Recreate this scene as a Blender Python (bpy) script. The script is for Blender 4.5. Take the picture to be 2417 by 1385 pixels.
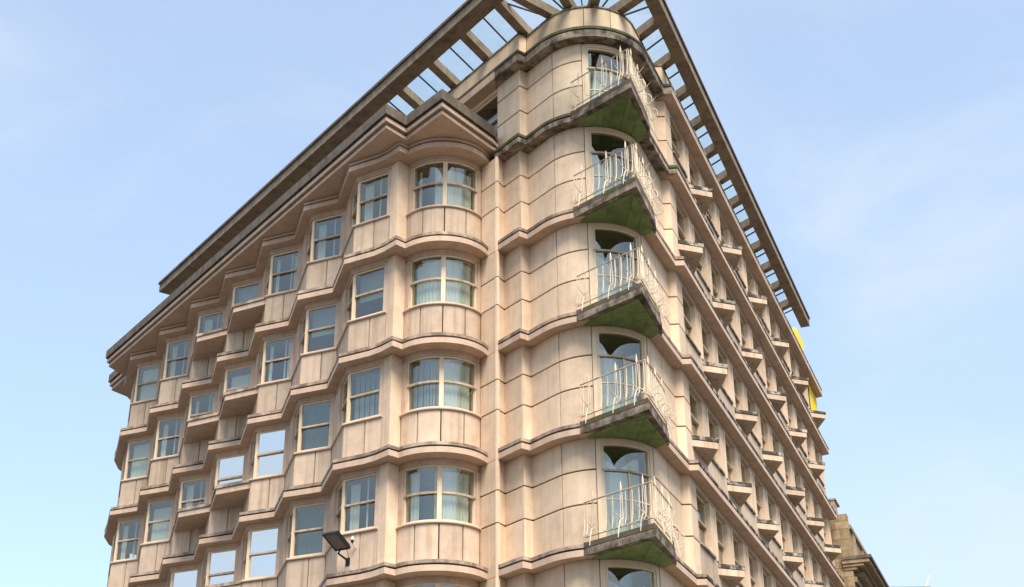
import bpy, math, random
from mathutils import Vector, Matrix
random.seed(7)
S = bpy.context.scene
for o in list(bpy.data.objects): bpy.data.objects.remove(o)
COL = S.collection

# ------------------------------------------------------------------ camera
PITCH, ROLL, CAMZ = math.radians(26.5517), math.radians(-0.41678), 1.6
fw = Vector((0, math.cos(PITCH), math.sin(PITCH))); rt = Vector((1, 0, 0)); up = rt.cross(fw)
c_, s_ = math.cos(ROLL), math.sin(ROLL)
r2, u2 = rt*c_ + up*s_, up*c_ - rt*s_
cam = bpy.data.cameras.new('camera'); cam.sensor_width = 36.0; cam.lens = 3203.19/2417*36.0
cam.clip_end = 3000
co = bpy.data.objects.new('camera', cam); COL.objects.link(co)
co.matrix_world = Matrix(((r2.x, u2.x, -fw.x, 0), (r2.y, u2.y, -fw.y, 0), (r2.z, u2.z, -fw.z, CAMZ), (0, 0, 0, 1)))
S.camera = co
S.render.resolution_x, S.render.resolution_y = 1024, 587

# ------------------------------------------------------------------ world, sun, exposure
SUN_EL, SUN_AZ = math.radians(56), math.radians(164)      # azimuth clockwise from +Y
W = bpy.data.worlds.new('World'); S.world = W; W.use_nodes = True
nt = W.node_tree; nt.nodes.clear(); N = nt.nodes.new; L = nt.links.new
out = N('ShaderNodeOutputWorld'); bg = N('ShaderNodeBackground'); bg.inputs['Strength'].default_value = 0.13
sky = N('ShaderNodeTexSky'); sky.sky_type = 'NISHITA'; sky.sun_disc = False
sky.sun_elevation = SUN_EL; sky.sun_rotation = SUN_AZ; sky.dust_density = 1.6; sky.air_density = 1.0; sky.ozone_density = 1.6
tc = N('ShaderNodeTexCoord')
mp = N('ShaderNodeMapping'); mp.inputs['Scale'].default_value = (1.0, 1.0, 1.4); mp.inputs['Rotation'].default_value = (1.1, 0.2, 2.9)
n1 = N('ShaderNodeTexNoise'); n1.inputs['Scale'].default_value = 1.5; n1.inputs['Detail'].default_value = 2; n1.inputs['Roughness'].default_value = 0.4
n2 = N('ShaderNodeTexNoise'); n2.inputs['Scale'].default_value = 4.2; n2.inputs['Detail'].default_value = 9; n2.inputs['Roughness'].default_value = 0.56; n2.inputs['Distortion'].default_value = 0.6
nm = N('ShaderNodeMixRGB'); nm.inputs['Fac'].default_value = 0.42
cr = N('ShaderNodeValToRGB'); cr.color_ramp.interpolation = 'EASE'; cr.color_ramp.elements[0].position = 0.40; cr.color_ramp.elements[1].position = 0.63
cr.color_ramp.elements[0].color = (0.40,)*3+(1,); cr.color_ramp.elements[1].color = (0.92,)*3+(1,)
mx = N('ShaderNodeMixRGB'); mx.inputs['Color2'].default_value = (2.42, 2.70, 2.95, 1)
L(tc.outputs['Generated'], mp.inputs['Vector']); L(mp.outputs['Vector'], n1.inputs['Vector']); L(mp.outputs['Vector'], n2.inputs['Vector']); L(n1.outputs['Fac'], nm.inputs['Color1']); L(n2.outputs['Fac'], nm.inputs['Color2']); L(nm.outputs['Color'], cr.inputs['Fac'])
L(cr.outputs['Color'], mx.inputs['Fac']); tn = N('ShaderNodeMixRGB'); tn.blend_type = 'MULTIPLY'; tn.inputs['Fac'].default_value = 1.0; tn.inputs['Color2'].default_value = (0.88, 0.965, 1.0, 1); L(sky.outputs['Color'], tn.inputs['Color1']); L(tn.outputs['Color'], mx.inputs['Color1']); L(mx.outputs['Color'], bg.inputs['Color']); L(bg.outputs['Background'], out.inputs['Surface'])
sun = bpy.data.lights.new('sun', 'SUN'); sun.energy = 2.9; sun.angle = math.radians(30); sun.color = (1.0, 0.93, 0.83)
so = bpy.data.objects.new('sun', sun); COL.objects.link(so)
sd = Vector((math.sin(SUN_AZ)*math.cos(SUN_EL), math.cos(SUN_AZ)*math.cos(SUN_EL), math.sin(SUN_EL)))
so.rotation_euler = (-sd).to_track_quat('-Z', 'Y').to_euler(); so.location = (30, -40, 60)
S.view_settings.view_transform = 'Standard'; S.view_settings.look = 'None'
S.view_settings.exposure = 1.36; S.view_settings.gamma = 1

# ------------------------------------------------------------------ materials
def srgb(r, g, b):
    f = lambda v: (v/255/12.92 if v/255 <= 0.04045 else ((v/255+0.055)/1.055)**2.4)
    return (f(r), f(g), f(b), 1)
def base_mat(name, rough=0.8, metal=0.0):
    m = bpy.data.materials.new(name); m.use_nodes = True
    b = m.node_tree.nodes['Principled BSDF']; b.inputs['Roughness'].default_value = rough; b.inputs['Metallic'].default_value = metal
    b.inputs['Specular IOR Level'].default_value = 0.3
    return m, m.node_tree, b
def stone(name, col, dark, streak=0.35, mottle=0.3, vary=0.10, bump=0.15, moss=None, mossamt=0.0, rough=0.85, streakscale=(7, 7, 0.35), lo=0.42, hi=0.72):
    """cladding stone: mottled colour, vertical rain streaks, a little grain; differs from object to object"""
    m, t, b = base_mat(name, rough)
    n = t.nodes.new; l = t.links.new
    tc = n('ShaderNodeTexCoord'); oi = n('ShaderNodeObjectInfo')
    off = n('ShaderNodeVectorMath'); off.operation = 'MULTIPLY_ADD'
    cmb = n('ShaderNodeCombineXYZ'); l(oi.outputs['Random'], cmb.inputs[0]); l(oi.outputs['Random'], cmb.inputs[1]); l(oi.outputs['Random'], cmb.inputs[2])
    off.inputs[1].default_value = (37, 53, 91); l(cmb.outputs[0], off.inputs[0]); l(tc.outputs['Object'], off.inputs[2])
    a = n('ShaderNodeTexNoise'); a.inputs['Scale'].default_value = 2.6; a.inputs['Detail'].default_value = 7; a.inputs['Roughness'].default_value = 0.62; l(off.outputs[0], a.inputs['Vector'])
    mp = n('ShaderNodeMapping'); mp.inputs['Scale'].default_value = streakscale; l(off.outputs[0], mp.inputs['Vector'])
    s = n('ShaderNodeTexNoise'); s.inputs['Scale'].default_value = 1.0; s.inputs['Detail'].default_value = 4; l(mp.outputs[0], s.inputs['Vector'])
    ra = n('ShaderNodeMapRange'); ra.inputs[1].default_value = lo; ra.inputs[2].default_value = hi; ra.inputs[4].default_value = mottle; l(a.outputs['Fac'], ra.inputs[0])
    rs = n('ShaderNodeMapRange'); rs.inputs[1].default_value = 0.50; rs.inputs[2].default_value = 0.75; rs.inputs[4].default_value = streak; l(s.outputs['Fac'], rs.inputs[0])
    m1 = n('ShaderNodeMixRGB'); m1.inputs[1].default_value = col; m1.inputs[2].default_value = dark; l(ra.outputs[0], m1.inputs[0])
    m2 = n('ShaderNodeMixRGB'); m2.inputs[2].default_value = dark; l(m1.outputs[0], m2.inputs[1]); l(rs.outputs[0], m2.inputs[0])
    hs = n('ShaderNodeHueSaturation'); rv = n('ShaderNodeMapRange'); rv.inputs[3].default_value = 1-vary; rv.inputs[4].default_value = 1+vary*0.7
    l(oi.outputs['Random'], rv.inputs[0]); l(rv.outputs[0], hs.inputs['Value']); l(m2.outputs[0], hs.inputs['Color'])
    last = hs.outputs[0]
    if moss:
        g = n('ShaderNodeTexNoise'); g.inputs['Scale'].default_value = 3.1; g.inputs['Detail'].default_value = 6; l(off.outputs[0], g.inputs['Vector'])
        rg = n('ShaderNodeMapRange'); rg.inputs[1].default_value = 0.5; rg.inputs[2].default_value = 0.62; rg.inputs[4].default_value = mossamt; l(g.outputs['Fac'], rg.inputs[0])
        m3 = n('ShaderNodeMixRGB'); m3.inputs[2].default_value = moss; l(last, m3.inputs[1]); l(rg.outputs[0], m3.inputs[0]); last = m3.outputs[0]
    l(last, b.inputs['Base Color'])
    f = n('ShaderNodeTexNoise'); f.inputs['Scale'].default_value = 60; f.inputs['Detail'].default_value = 3; l(off.outputs[0], f.inputs['Vector'])
    bp = n('ShaderNodeBump'); bp.inputs['Strength'].default_value = bump; bp.inputs['Distance'].default_value = 0.01; l(f.outputs['Fac'], bp.inputs['Height']); l(bp.outputs[0], b.inputs['Normal'])
    return m
M = {}
M['panel'] = stone('panel_stone', (0.72, 0.535, 0.375, 1), (0.48, 0.335, 0.215, 1), 0.45, 0.5, vary=0.12)
M['spandrel'] = stone('spandrel_stone', (0.56, 0.425, 0.31, 1), (0.31, 0.195, 0.12, 1), 0.7, 0.4, vary=0.13, streakscale=(6.5, 6.5, 0.25))
M['trim'] = stone('trim_stone', (0.57, 0.41, 0.30, 1), (0.33, 0.21, 0.135, 1), 0.35, 0.45, vary=0.04)
M['lip'] = stone('weathered_lip_stone', (0.40, 0.31, 0.235, 1), (0.045, 0.034, 0.024, 1), 0.45, 0.95, vary=0.05, lo=0.36, hi=0.62, moss=(0.06, 0.065, 0.02, 1), mossamt=0.35)
M['blacklip'] = stone('black_crusted_lip_stone', (0.55, 0.46, 0.38, 1), (0.035, 0.027, 0.02, 1), 0.5, 0.97, vary=0.05, moss=(0.06, 0.065, 0.02, 1), mossamt=0.25, lo=0.36, hi=0.52, streakscale=(5, 5, 0.6))
M['liplight'] = stone('lightly_weathered_lip_stone', (0.50, 0.385, 0.29, 1), (0.10, 0.07, 0.048, 1), 0.40, 0.8, vary=0.05, lo=0.36, hi=0.60)
M['mosslip'] = stone('mossy_lip_stone', (0.15, 0.11, 0.07, 1), (0.05, 0.04, 0.025, 1), 0.4, 0.8, vary=0.05, moss=(0.07, 0.085, 0.018, 1), mossamt=0.9)
M['concrete'] = stone('weathered_concrete', (0.29, 0.22, 0.155, 1), (0.11, 0.078, 0.05, 1), 0.4, 0.75, vary=0.08)
M['coping'] = stone('blackened_coping', (0.16, 0.125, 0.095, 1), (0.05, 0.04, 0.032, 1), 0.5, 0.8, vary=0.03)
M['joint_and_shade'] = stone('joint_and_groove_shade', (0.045, 0.028, 0.018, 1), (0.03, 0.02, 0.014, 1), 0.2, 0.3)  # dark panel joints; in moulding grooves the colour also carries the shade
M['sandstone'] = stone('old_sandstone', (0.35, 0.25, 0.145, 1), (0.14, 0.095, 0.055, 1), 0.4, 0.7, vary=0.22, moss=(0.09, 0.09, 0.025, 1), mossamt=0.25)
M['yellow'] = stone('yellow_surface', (0.88, 0.60, 0.04, 1), (0.7, 0.38, 0.02, 1), 0.2, 0.2)
M['copper'] = stone('green_roofing', (0.13, 0.16, 0.06, 1), (0.08, 0.1, 0.04, 1), 0.3, 0.4)
M['soffit'] = stone('green_soffit_paint', (0.23, 0.32, 0.11, 1), (0.09, 0.095, 0.04, 1), 0.3, 0.65, vary=0.12)
M['asphalt'] = stone('asphalt', (0.055, 0.053, 0.05, 1), (0.035, 0.034, 0.033, 1), 0.0, 0.5)
M['paving'] = stone('paving', (0.20, 0.18, 0.15, 1), (0.13, 0.115, 0.10, 1), 0.0, 0.5)
M['frame'] = stone('cream_paint', (0.74, 0.57, 0.39, 1), (0.48, 0.33, 0.20, 1), 0.3, 0.3, vary=0.05, bump=0.03, rough=0.5)
M['rail'] = stone('rusty_rail_paint', (0.55, 0.42, 0.30, 1), (0.17, 0.10, 0.06, 1), 0.5, 0.6, vary=0.05, bump=0.05, rough=0.6)
M['iron'] = stone('cream_ironwork', (0.70, 0.58, 0.42, 1), (0.22, 0.14, 0.085, 1), 0.35, 0.55, vary=0.06, bump=0.05, rough=0.55)
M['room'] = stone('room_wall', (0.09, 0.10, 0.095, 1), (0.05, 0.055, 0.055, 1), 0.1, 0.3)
M['black'], t, b = base_mat('black_metal', 0.45); b.inputs['Base Color'].default_value = (0.012, 0.012, 0.012, 1)
M['lampglass'], t, b = base_mat('lamp_glass', 0.25); b.inputs['Base Color'].default_value = (0.16, 0.12, 0.09, 1)
M['white'], t, b = base_mat('white_plastic', 0.5); b.inputs['Base Color'].default_value = (0.75, 0.73, 0.7, 1)
M['dark'], t, b = base_mat('dark_bar', 0.6); b.inputs['Base Color'].default_value = (0.02, 0.018, 0.016, 1)
def cloth(name, col):
    m, t, b = base_mat(name, 0.9); b.inputs['Base Color'].default_value = col
    tr = t.nodes.new('ShaderNodeBsdfTranslucent'); tr.inputs[0].default_value = col
    mix = t.nodes.new('ShaderNodeMixShader'); mix.inputs[0].default_value = 0.25
    o = t.nodes['Material Output']; t.links.new(b.outputs[0], mix.inputs[1]); t.links.new(tr.outputs[0], mix.inputs[2]); t.links.new(mix.outputs[0], o.inputs[0]); return m
M['curtain'] = cloth('net_curtain', (0.92, 0.90, 0.82, 1)); M['blind'] = cloth('grey_blind', (0.40, 0.42, 0.41, 1)); M['drape'] = cloth('dark_teal_drape', (0.10, 0.14, 0.15, 1))
def glass(name, refl, tint, rough=0.0, wav=0.004, rcol=(0.93, 0.98, 1.0, 1)):
    m = bpy.data.materials.new(name); m.use_nodes = True; t = m.node_tree; t.nodes.clear(); n = t.nodes.new; l = t.links.new
    o = n('ShaderNodeOutputMaterial'); mix = n('ShaderNodeMixShader'); tr = n('ShaderNodeBsdfTransparent'); gl = n('ShaderNodeBsdfGlossy')
    tr.inputs[0].default_value = tint; gl.inputs['Color'].default_value = rcol; gl.inputs['Roughness'].default_value = rough
    fr = n('ShaderNodeLayerWeight'); fr.inputs[0].default_value = 0.5
    pw = n('ShaderNodeMath'); pw.operation = 'POWER'; pw.inputs[1].default_value = 5.0; l(fr.outputs['Facing'], pw.inputs[0])
    ma = n('ShaderNodeMath'); ma.operation = 'MULTIPLY_ADD'; ma.use_clamp = True; ma.inputs[1].default_value = 0.9-refl*0.9; ma.inputs[2].default_value = refl
    l(pw.outputs[0], ma.inputs[0]); l(ma.outputs[0], mix.inputs[0]); l(tr.outputs[0], mix.inputs[1]); l(gl.outputs[0], mix.inputs[2]); l(mix.outputs[0], o.inputs[0])
    tc = n('ShaderNodeTexCoord'); oi = n('ShaderNodeObjectInfo'); ad = n('ShaderNodeVectorMath'); ad.operation = 'ADD'; l(tc.outputs['Object'], ad.inputs[0]); l(oi.outputs['Random'], ad.inputs[1])
    ns = n('ShaderNodeTexNoise'); ns.inputs['Scale'].default_value = 0.7; l(ad.outputs[0], ns.inputs['Vector'])
    bp = n('ShaderNodeBump'); bp.inputs['Strength'].default_value = wav; bp.inputs['Distance'].default_value = 0.3; l(ns.outputs['Fac'], bp.inputs['Height']); l(bp.outputs[0], gl.inputs['Normal'])
    return m
M['glass'] = glass('window_glass', 0.105, (0.84, 0.88, 0.85, 1), rcol=(1.0, 0.97, 0.91, 1))
M['mirror'] = glass('coated_window_glass', 0.72, (0.5, 0.56, 0.56, 1), rcol=(1.0, 0.985, 0.94, 1))
M['roofglass'] = glass('roof_glass', 0.03, (0.95, 0.99, 0.985, 1))

# ------------------------------------------------------------------ geometry helpers (plan paths run left to right, outside on the right hand)
V2 = lambda p: Vector((p[0], p[1]))
def offs(path, d):
    P = [V2(p) for p in path]; n = len(P); res = []
    nr = []
    for i in range(n-1):
        e = (P[i+1]-P[i]).normalized(); nr.append(Vector((e.y, -e.x)))
    for i in range(n):
        a = nr[max(i-1, 0)]; b = nr[min(i, n-2)]
        m = (a+b); k = 1+a.dot(b)
        res.append(P[i] + (m/max(k, 0.35))*d)
    return res
def plen(path): return sum((V2(path[i+1])-V2(path[i])).length for i in range(len(path)-1))
def sub(path, s0, s1):
    """piece of a path between two arc lengths"""
    P = [V2(p) for p in path]; r = []; acc = 0
    s1 = min(s1, plen(P)-1e-6)
    for i in range(len(P)-1):
        d = (P[i+1]-P[i]).length
        if acc+d < s0: acc += d; continue
        if not r: r.append(P[i].lerp(P[i+1], max(0, (s0-acc)/d)))
        if s1 <= acc+d: r.append(P[i].lerp(P[i+1], (s1-acc)/d)); break
        r.append(P[i+1]); acc += d
    q = [r[0]]
    for p in r[1:]:
        if (p-q[-1]).length > 1e-5: q.append(p)
    return q
def arc(c, r, a0, a1, n):
    return [Vector((c[0]+r*math.cos(a0+(a1-a0)*i/n), c[1]+r*math.sin(a0+(a1-a0)*i/n))) for i in range(n+1)]
class G:
    def __init__(s): s.v = []; s.f = []; s.m = []
    def sweep(s, path, prof, mi=0, mis=None):
        """closed profile of (out, z) carried along a plan path"""
        rows = {}
        for o in set(p[0] for p in prof): rows[o] = offs(path, o)
        k = len(prof); n = len(path); b = len(s.v)
        for i in range(n):
            for (o, z) in prof: q = rows[o][i]; s.v.append((q.x, q.y, z))
        for i in range(n-1):
            for j in range(k):
                a, c = b+i*k+j, b+i*k+(j+1) % k
                s.f.append((a, c, c+k, a+k)); s.m.append(mis[j] if mis else mi)
        s.f.append(tuple(b+j for j in range(k))[::-1]); s.m.append(mi)
        e = b+(n-1)*k; s.f.append(tuple(e+j for j in range(k))); s.m.append(mi)
        return s
    def slab(s, path, z0, z1, o, i, mi=0): return s.sweep(path, [(i, z0), (o, z0), (o, z1), (i, z1)], mi)
    def panel(s, path, z0, z1, o, i, c=0.012, mi=0):
        return s.sweep(path, [(i, z0), (o-c, z0), (o, z0+c), (o, z1-c), (o-c, z1), (i, z1)], mi)
    def prism(s, poly, z0, z1, mi=0, mcap=None):
        b = len(s.v); n = len(poly); mcap = mi if mcap is None else mcap
        for p in poly: s.v.append((p[0], p[1], z0))
        for p in poly: s.v.append((p[0], p[1], z1))
        for i in range(n):
            j = (i+1) % n; s.f.append((b+i, b+j, b+n+j, b+n+i)); s.m.append(mi)
        s.f.append(tuple(b+i for i in range(n))[::-1]); s.m.append(mcap); s.f.append(tuple(b+n+i for i in range(n))); s.m.append(mcap); return s
    def box(s, c, ax, ay, az, mi=0):
        c = Vector(c); b = len(s.v)
        for k in ((-1,-1,-1),(1,-1,-1),(1,1,-1),(-1,1,-1),(-1,-1,1),(1,-1,1),(1,1,1),(-1,1,1)):
            s.v.append(tuple(c+Vector(ax)*k[0]+Vector(ay)*k[1]+Vector(az)*k[2]))
        for q in ((0,3,2,1),(4,5,6,7),(0,1,5,4),(1,2,6,5),(2,3,7,6),(3,0,4,7)): s.f.append(tuple(b+i for i in q)); s.m.append(mi)
        return s
    def tube(s, pts, r, n=6, mi=0):
        pts = [Vector(p) for p in pts]; b = len(s.v); R = r if isinstance(r, (list, tuple)) else [r]*len(pts)
        for i, p in enumerate(pts):
            t = (pts[min(i+1, len(pts)-1)]-pts[max(i-1, 0)]).normalized()
            u = t.cross(Vector((0.13, 0.31, 0.94))).normalized() if abs(t.z) < 0.9 else t.cross(Vector((1, 0.2, 0))).normalized(); w = t.cross(u)
            for k in range(n):
                a = 2*math.pi*k/n; s.v.append(tuple(p+(u*math.cos(a)+w*math.sin(a))*R[i]))
        for i in range(len(pts)-1):
            for k in range(n):
                k2 = (k+1) % n; s.f.append((b+i*n+k, b+i*n+k2, b+(i+1)*n+k2, b+(i+1)*n+k)); s.m.append(mi)
        s.f.append(tuple(b+k for k in range(n))[::-1]); s.m.append(mi); e = b+(len(pts)-1)*n; s.f.append(tuple(e+k for k in range(n))); s.m.append(mi); return s
    def mesh(s, name, *mats):
        me = bpy.data.meshes.new(name); me.from_pydata(s.v, [], s.f)
        for m in mats: me.materials.append(M[m])
        for p, i in zip(me.polygons, s.m): p.material_index = i
        import bmesh
        bm = bmesh.new(); bm.from_mesh(me); bmesh.ops.recalc_face_normals(bm, faces=bm.faces); bm.to_mesh(me); bm.free()
        me.shade_smooth(); me.set_sharp_from_angle(angle=math.radians(28)); return me
WL = {}
def obj(name, me, parent=None, loc=(0, 0, 0)):
    o = bpy.data.objects.new(name, me); COL.objects.link(o); loc = Vector(loc)
    if parent: o.parent = parent; o.location = loc - WL[parent.name]
    else: o.location = loc
    WL[o.name] = loc; return o
def thing(name, label, cat, loc, group=None):
    o = obj(name, None, None, loc); o['label'] = label; o['category'] = cat; o.empty_display_size = 0.3
    if group: o['group'] = group
    return o
def tag(o, label, cat):
    o['label'] = label; o['category'] = cat; return o
def struct(name, me, loc=(0, 0, 0)):
    o = obj(name, me, None, loc); o['kind'] = 'structure'; return o

# ------------------------------------------------------------------ levels and plan of the building (metres, camera stands at x=y=0)
Z1 = 23.876; FH = 3.2; BT = 0.31                    # first string course top, storey height, course thickness
B = lambda k: Z1-(k-1)*FH if k > 0 else Z1+3.04
SILL, HEAD = 1.14, FH-BT-0.17
PZ = Z1+4.03                                        # parapet top
LD = Vector((0.594, -0.8046)).normalized()           # left front, seen running towards the corner
RD = Vector((0.362, 0.932)).normalized(); RN = Vector((RD.y, -RD.x))
STEP = Vector((-1.722, 2.358)); FACE = Vector((1.16, -0.51)); RET = -STEP-FACE
T7 = Vector((-4.97, 35.53)); OF = Vector((0.21, 0.29))
tip = lambda i: T7+STEP*(7-i)
wt = lambda i: tip(i)+OF
wc = lambda i: wt(i)+FACE if i < 7 else Vector((-3.62, 35.14))
RBC, RBR = Vector((-2.051, 35.886)), 1.268
ang = lambda c, p: math.atan2(p[1]-c[1], p[0]-c[0])
rb_a0, rb_a1 = ang(RBC, (-3.11, 35.19)), ang(RBC, (-0.90, 35.34))
RB = arc(RBC, RBR, rb_a0, rb_a1, 20)
PIER = [Vector((-3.62, 35.14)), Vector((-3.39, 34.88)), Vector((-3.17, 35.15)), RB[0]]
NC, NR = Vector((2.38, 34.64)), 1.55
na0, na1 = ang((0, 0), (-0.81, -0.587)), ang((0, 0), (0.928, -0.371))
NOSE = [Vector((0.51, 34.57))]+arc(NC, NR, na0, na1, 36)+[Vector((4.65, 36.13))]
R0 = Vector((4.90, 36.11)); RLEN = 27.2
rp = lambda s, o=0.0: R0+RD*s+RN*o
WN = [Vector((-0.22, 35.05)), Vector((0.28, 34.38))]+NOSE+[R0, rp(RLEN)]     # corner and right front
BN = offs(WN, 0.35)
LEFTEND = [Vector((-15.9, 54.4)), Vector((-16.05, 53.6)), Vector((-15.95, 52.6)), wt(1)-RET]
# outer line of the string courses on the left front
rbB = arc((-2.034, 35.532), 1.421, ang((-2.034, 35.532), (-3.08, 34.57)), ang((-2.034, 35.532), (-0.70, 35.05)), 22)
BL = offs(LEFTEND+[wt(1), wc(1)], 0.35)[:4]
for i in range(1, 8):
    BL.append(tip(i))
    if i < 7: BL.append(tip(i)+FACE)
BL += [Vector((-4.05, 35.02)), Vector((-3.72, 34.76)), Vector((-3.33, 34.32))]+rbB
SPLIT = [Vector((-0.45, 35.6)), Vector((-1.0, 60.0))]
def shrink(path, d): return offs(path, -d)
def polyA(d): return shrink(BL, d)+SPLIT+[Vector((-12.0, 60.0))]
QI = Vector((2.4, 37.5)); IR = len(BN)-2
def polyN1(d): return shrink(BN, d)[:IR+1]+[QI, SPLIT[0]+Vector((0.004, 0))]
def polyN2(d): return shrink(BN, d)[IR:]+[Vector((12.0, 63.5)), SPLIT[1]+Vector((0.004, 0)), SPLIT[0]+Vector((0.004, 0.004)), QI+Vector((0, 0.004))]
def polyN(d): return shrink(BN, d)+[Vector((12.0, 63.5)), SPLIT[1]+Vector((0.004, 0)), SPLIT[0]+Vector((0.004, 0))]

BLD = thing('corner_building', 'beige stone clad wedge shaped corner building with sawtooth bays and balconies', 'building', (0, 40, 0))
BP = BLD

# ------------------------------------------------------------------ string courses (each is also the floor slab behind it)
def course(poly, zt, name, mats, big=False):
    g = G(); t = BT+(0.08 if big else 0)
    g.prism(poly(0.035), zt-0.010, zt-0.002, 1); g.prism(poly(0.0), zt-0.10, zt-0.010, 1)
    g.prism(poly(0.095), zt-0.150, zt-0.10, 2); g.prism(poly(0.006), zt-t, zt-0.150, 0)  # recessed strip is darkened: the groove's shadow line is put into its colour
    obj(name, g.mesh(name, *mats), BP)
for k in range(1, 7):
    course(polyA, B(k), 'string_course', ('trim', 'liplight' if k > 1 else 'trim', 'joint_and_shade'))
for k in range(0, 7):
    course(polyN1, B(k), 'string_course', ('lip' if k < 2 else 'trim', 'mosslip' if k < 2 else 'liplight', 'joint_and_shade'), k == 0)
    course(polyN2, B(k), 'string_course', ('trim', 'blacklip', 'joint_and_shade'), k == 0)

# ------------------------------------------------------------------ inner core and lower storeys
def shell(poly, z0, z1, mat, name):
    obj(name, G().prism(poly, z0, z1).mesh(name, mat), BP)
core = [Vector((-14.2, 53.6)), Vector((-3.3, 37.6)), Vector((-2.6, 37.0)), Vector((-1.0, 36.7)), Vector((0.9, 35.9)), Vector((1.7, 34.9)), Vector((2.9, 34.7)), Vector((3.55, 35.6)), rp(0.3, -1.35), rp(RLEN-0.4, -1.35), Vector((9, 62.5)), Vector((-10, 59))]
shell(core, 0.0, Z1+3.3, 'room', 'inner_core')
lowA = LEFTEND+sum([[wt(i), wc(i)] for i in range(1, 8)], [])+PIER[1:]+RB[1:]+[Vector((-0.42, 34.71)), Vector((-0.22, 35.05))]
low = lowA+WN[1:]+[Vector((12, 63)), Vector((-11, 60))]
shell(low, 0.0, B(6)-BT-0.004, 'panel', 'lower_wall')

# ------------------------------------------------------------------ window making
def ripple(path, a=0.022, wl=0.11):
    n = max(4, int(plen(path)/wl*4)); r = []
    Lp = plen(path); o1 = offs(path, 0)
    for i in range(n+1):
        q = sub(path, max(0, Lp*i/n-1e-4), Lp*i/n+2e-4)
        e = (q[-1]-q[0]).normalized(); r.append(q[0]+Vector((e.y, -e.x))*a*math.sin(i*math.pi/2+0.4*math.sin(i*1.7)))
    return r
def sheet(path, z0, z1, top=None):
    """thin hanging cloth; top(u) lowers the upper edge"""
    g = G(); n = len(path); b = 0
    for i, p in enumerate(path):
        u = i/(n-1); g.v.append((p.x, p.y, z0)); g.v.append((p.x, p.y, z1-(top(u) if top else 0)))
    for i in range(n-1): g.f.append((2*i, 2*i+2, 2*i+3, 2*i+1)); g.m.append(0)
    return g
CACHE = {}
def cached(key, fn):
    if key not in CACHE: CACHE[key] = fn()
    return CACHE[key]
def sash_pair(key, path, loc, zb, zt, zm, part, gl, outset=0.0):
    """two panes, the lower one a little behind the upper, on the given plan path"""
    obj('pane', cached((key, 'pu', gl), lambda: G().slab(path, zm, zt, outset, outset-0.008).mesh('pane', gl)), part, loc)
    obj('pane', cached((key, 'pl', gl), lambda: G().slab(path, zb, zm, outset-0.035, outset-0.043).mesh('pane', gl)), part, loc)
def curtains(key, path, loc, zb, zt, part, kind, rnd):
    Lp = plen(path)
    def add(s0, s1, z1, mat, tag_, name='curtain'):
        obj(name, cached((key, tag_, round(s0, 2), round(s1, 2), round(z1, 2), mat), lambda: sheet(ripple(sub(path, s0, s1)), zb, z1).mesh(name, mat)), part, loc)
    if kind == 'open':
        a, b = rnd.choice(((0.30, 0.12), (0.22, 0.2), (0.38, 0.1), (0.16, 0.3)))
        add(0.02, Lp*a, zt-0.12, 'curtain', 'a'); add(Lp*(1-b), Lp-0.02, zt-0.12, 'curtain', 'b')
    elif kind == 'net': add(0.02, Lp-0.02, zt-rnd.choice((0.1, 0.22)), 'curtain', 'n')
    elif kind == 'blind':
        key2 = (key, 'bl')
        def mk():
            g = G(); n = int(Lp/0.085)
            for i in range(n):
                q = sub(path, Lp*(i+0.1)/n, Lp*(i+0.85)/n); g.slab(q, zb+0.02, zt-0.06, 0.0+0.02*(i % 2), -0.006+0.02*(i % 2))
            return g.mesh('blind', 'blind')
        obj('blind', cached(key2, mk), part, loc)
    elif kind == 'drape': add(0.02, Lp-0.02, zt-0.05, 'drape', 'd')
    elif kind == 'roller': obj('roller_blind', cached((key, 'ro'), lambda: sheet([V2(p) for p in path], zb+(zt-zb)*0.42, zt).mesh('roller_blind', 'blind')), part, loc)

# ------------------------------------------------------------------ left front: sawtooth bays
LRET, LFACE = RET.length, FACE.length
GAP = 0.018
def spandrel(path, z0, z1, loc, key, n=1, cuts=None):
    Lp = plen(path); cs = cuts or [i/n for i in range(n+1)]
    for a, b in zip(cs[:-1], cs[1:]):
        obj('spandrel_panel', cached((key, round(a, 3)), lambda: G().panel(sub(path, Lp*a+GAP, Lp*b-GAP), z0, z1, 0, -0.07).mesh('spandrel_panel', 'spandrel')), BP, loc)
def window_kind(f, i):
    if f in (4, 5) and i in (3, 4, 5): return 'mirror'
    if f == 3 and i in (4, 5): return 'mirror'
    if f == 3 and i == 7: return 'blind'
    if f in (3, 4) and i == 6: return 'drape'
    if f == 2 and i in (6, 7): return 'roller'
    if f in (4, 5) and i == 7: return 'open'
    return rk.choice(('open', 'open', 'open', 'net', 'roller', 'open'))
rk = random.Random(12)
rnd = random.Random(3)
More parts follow.
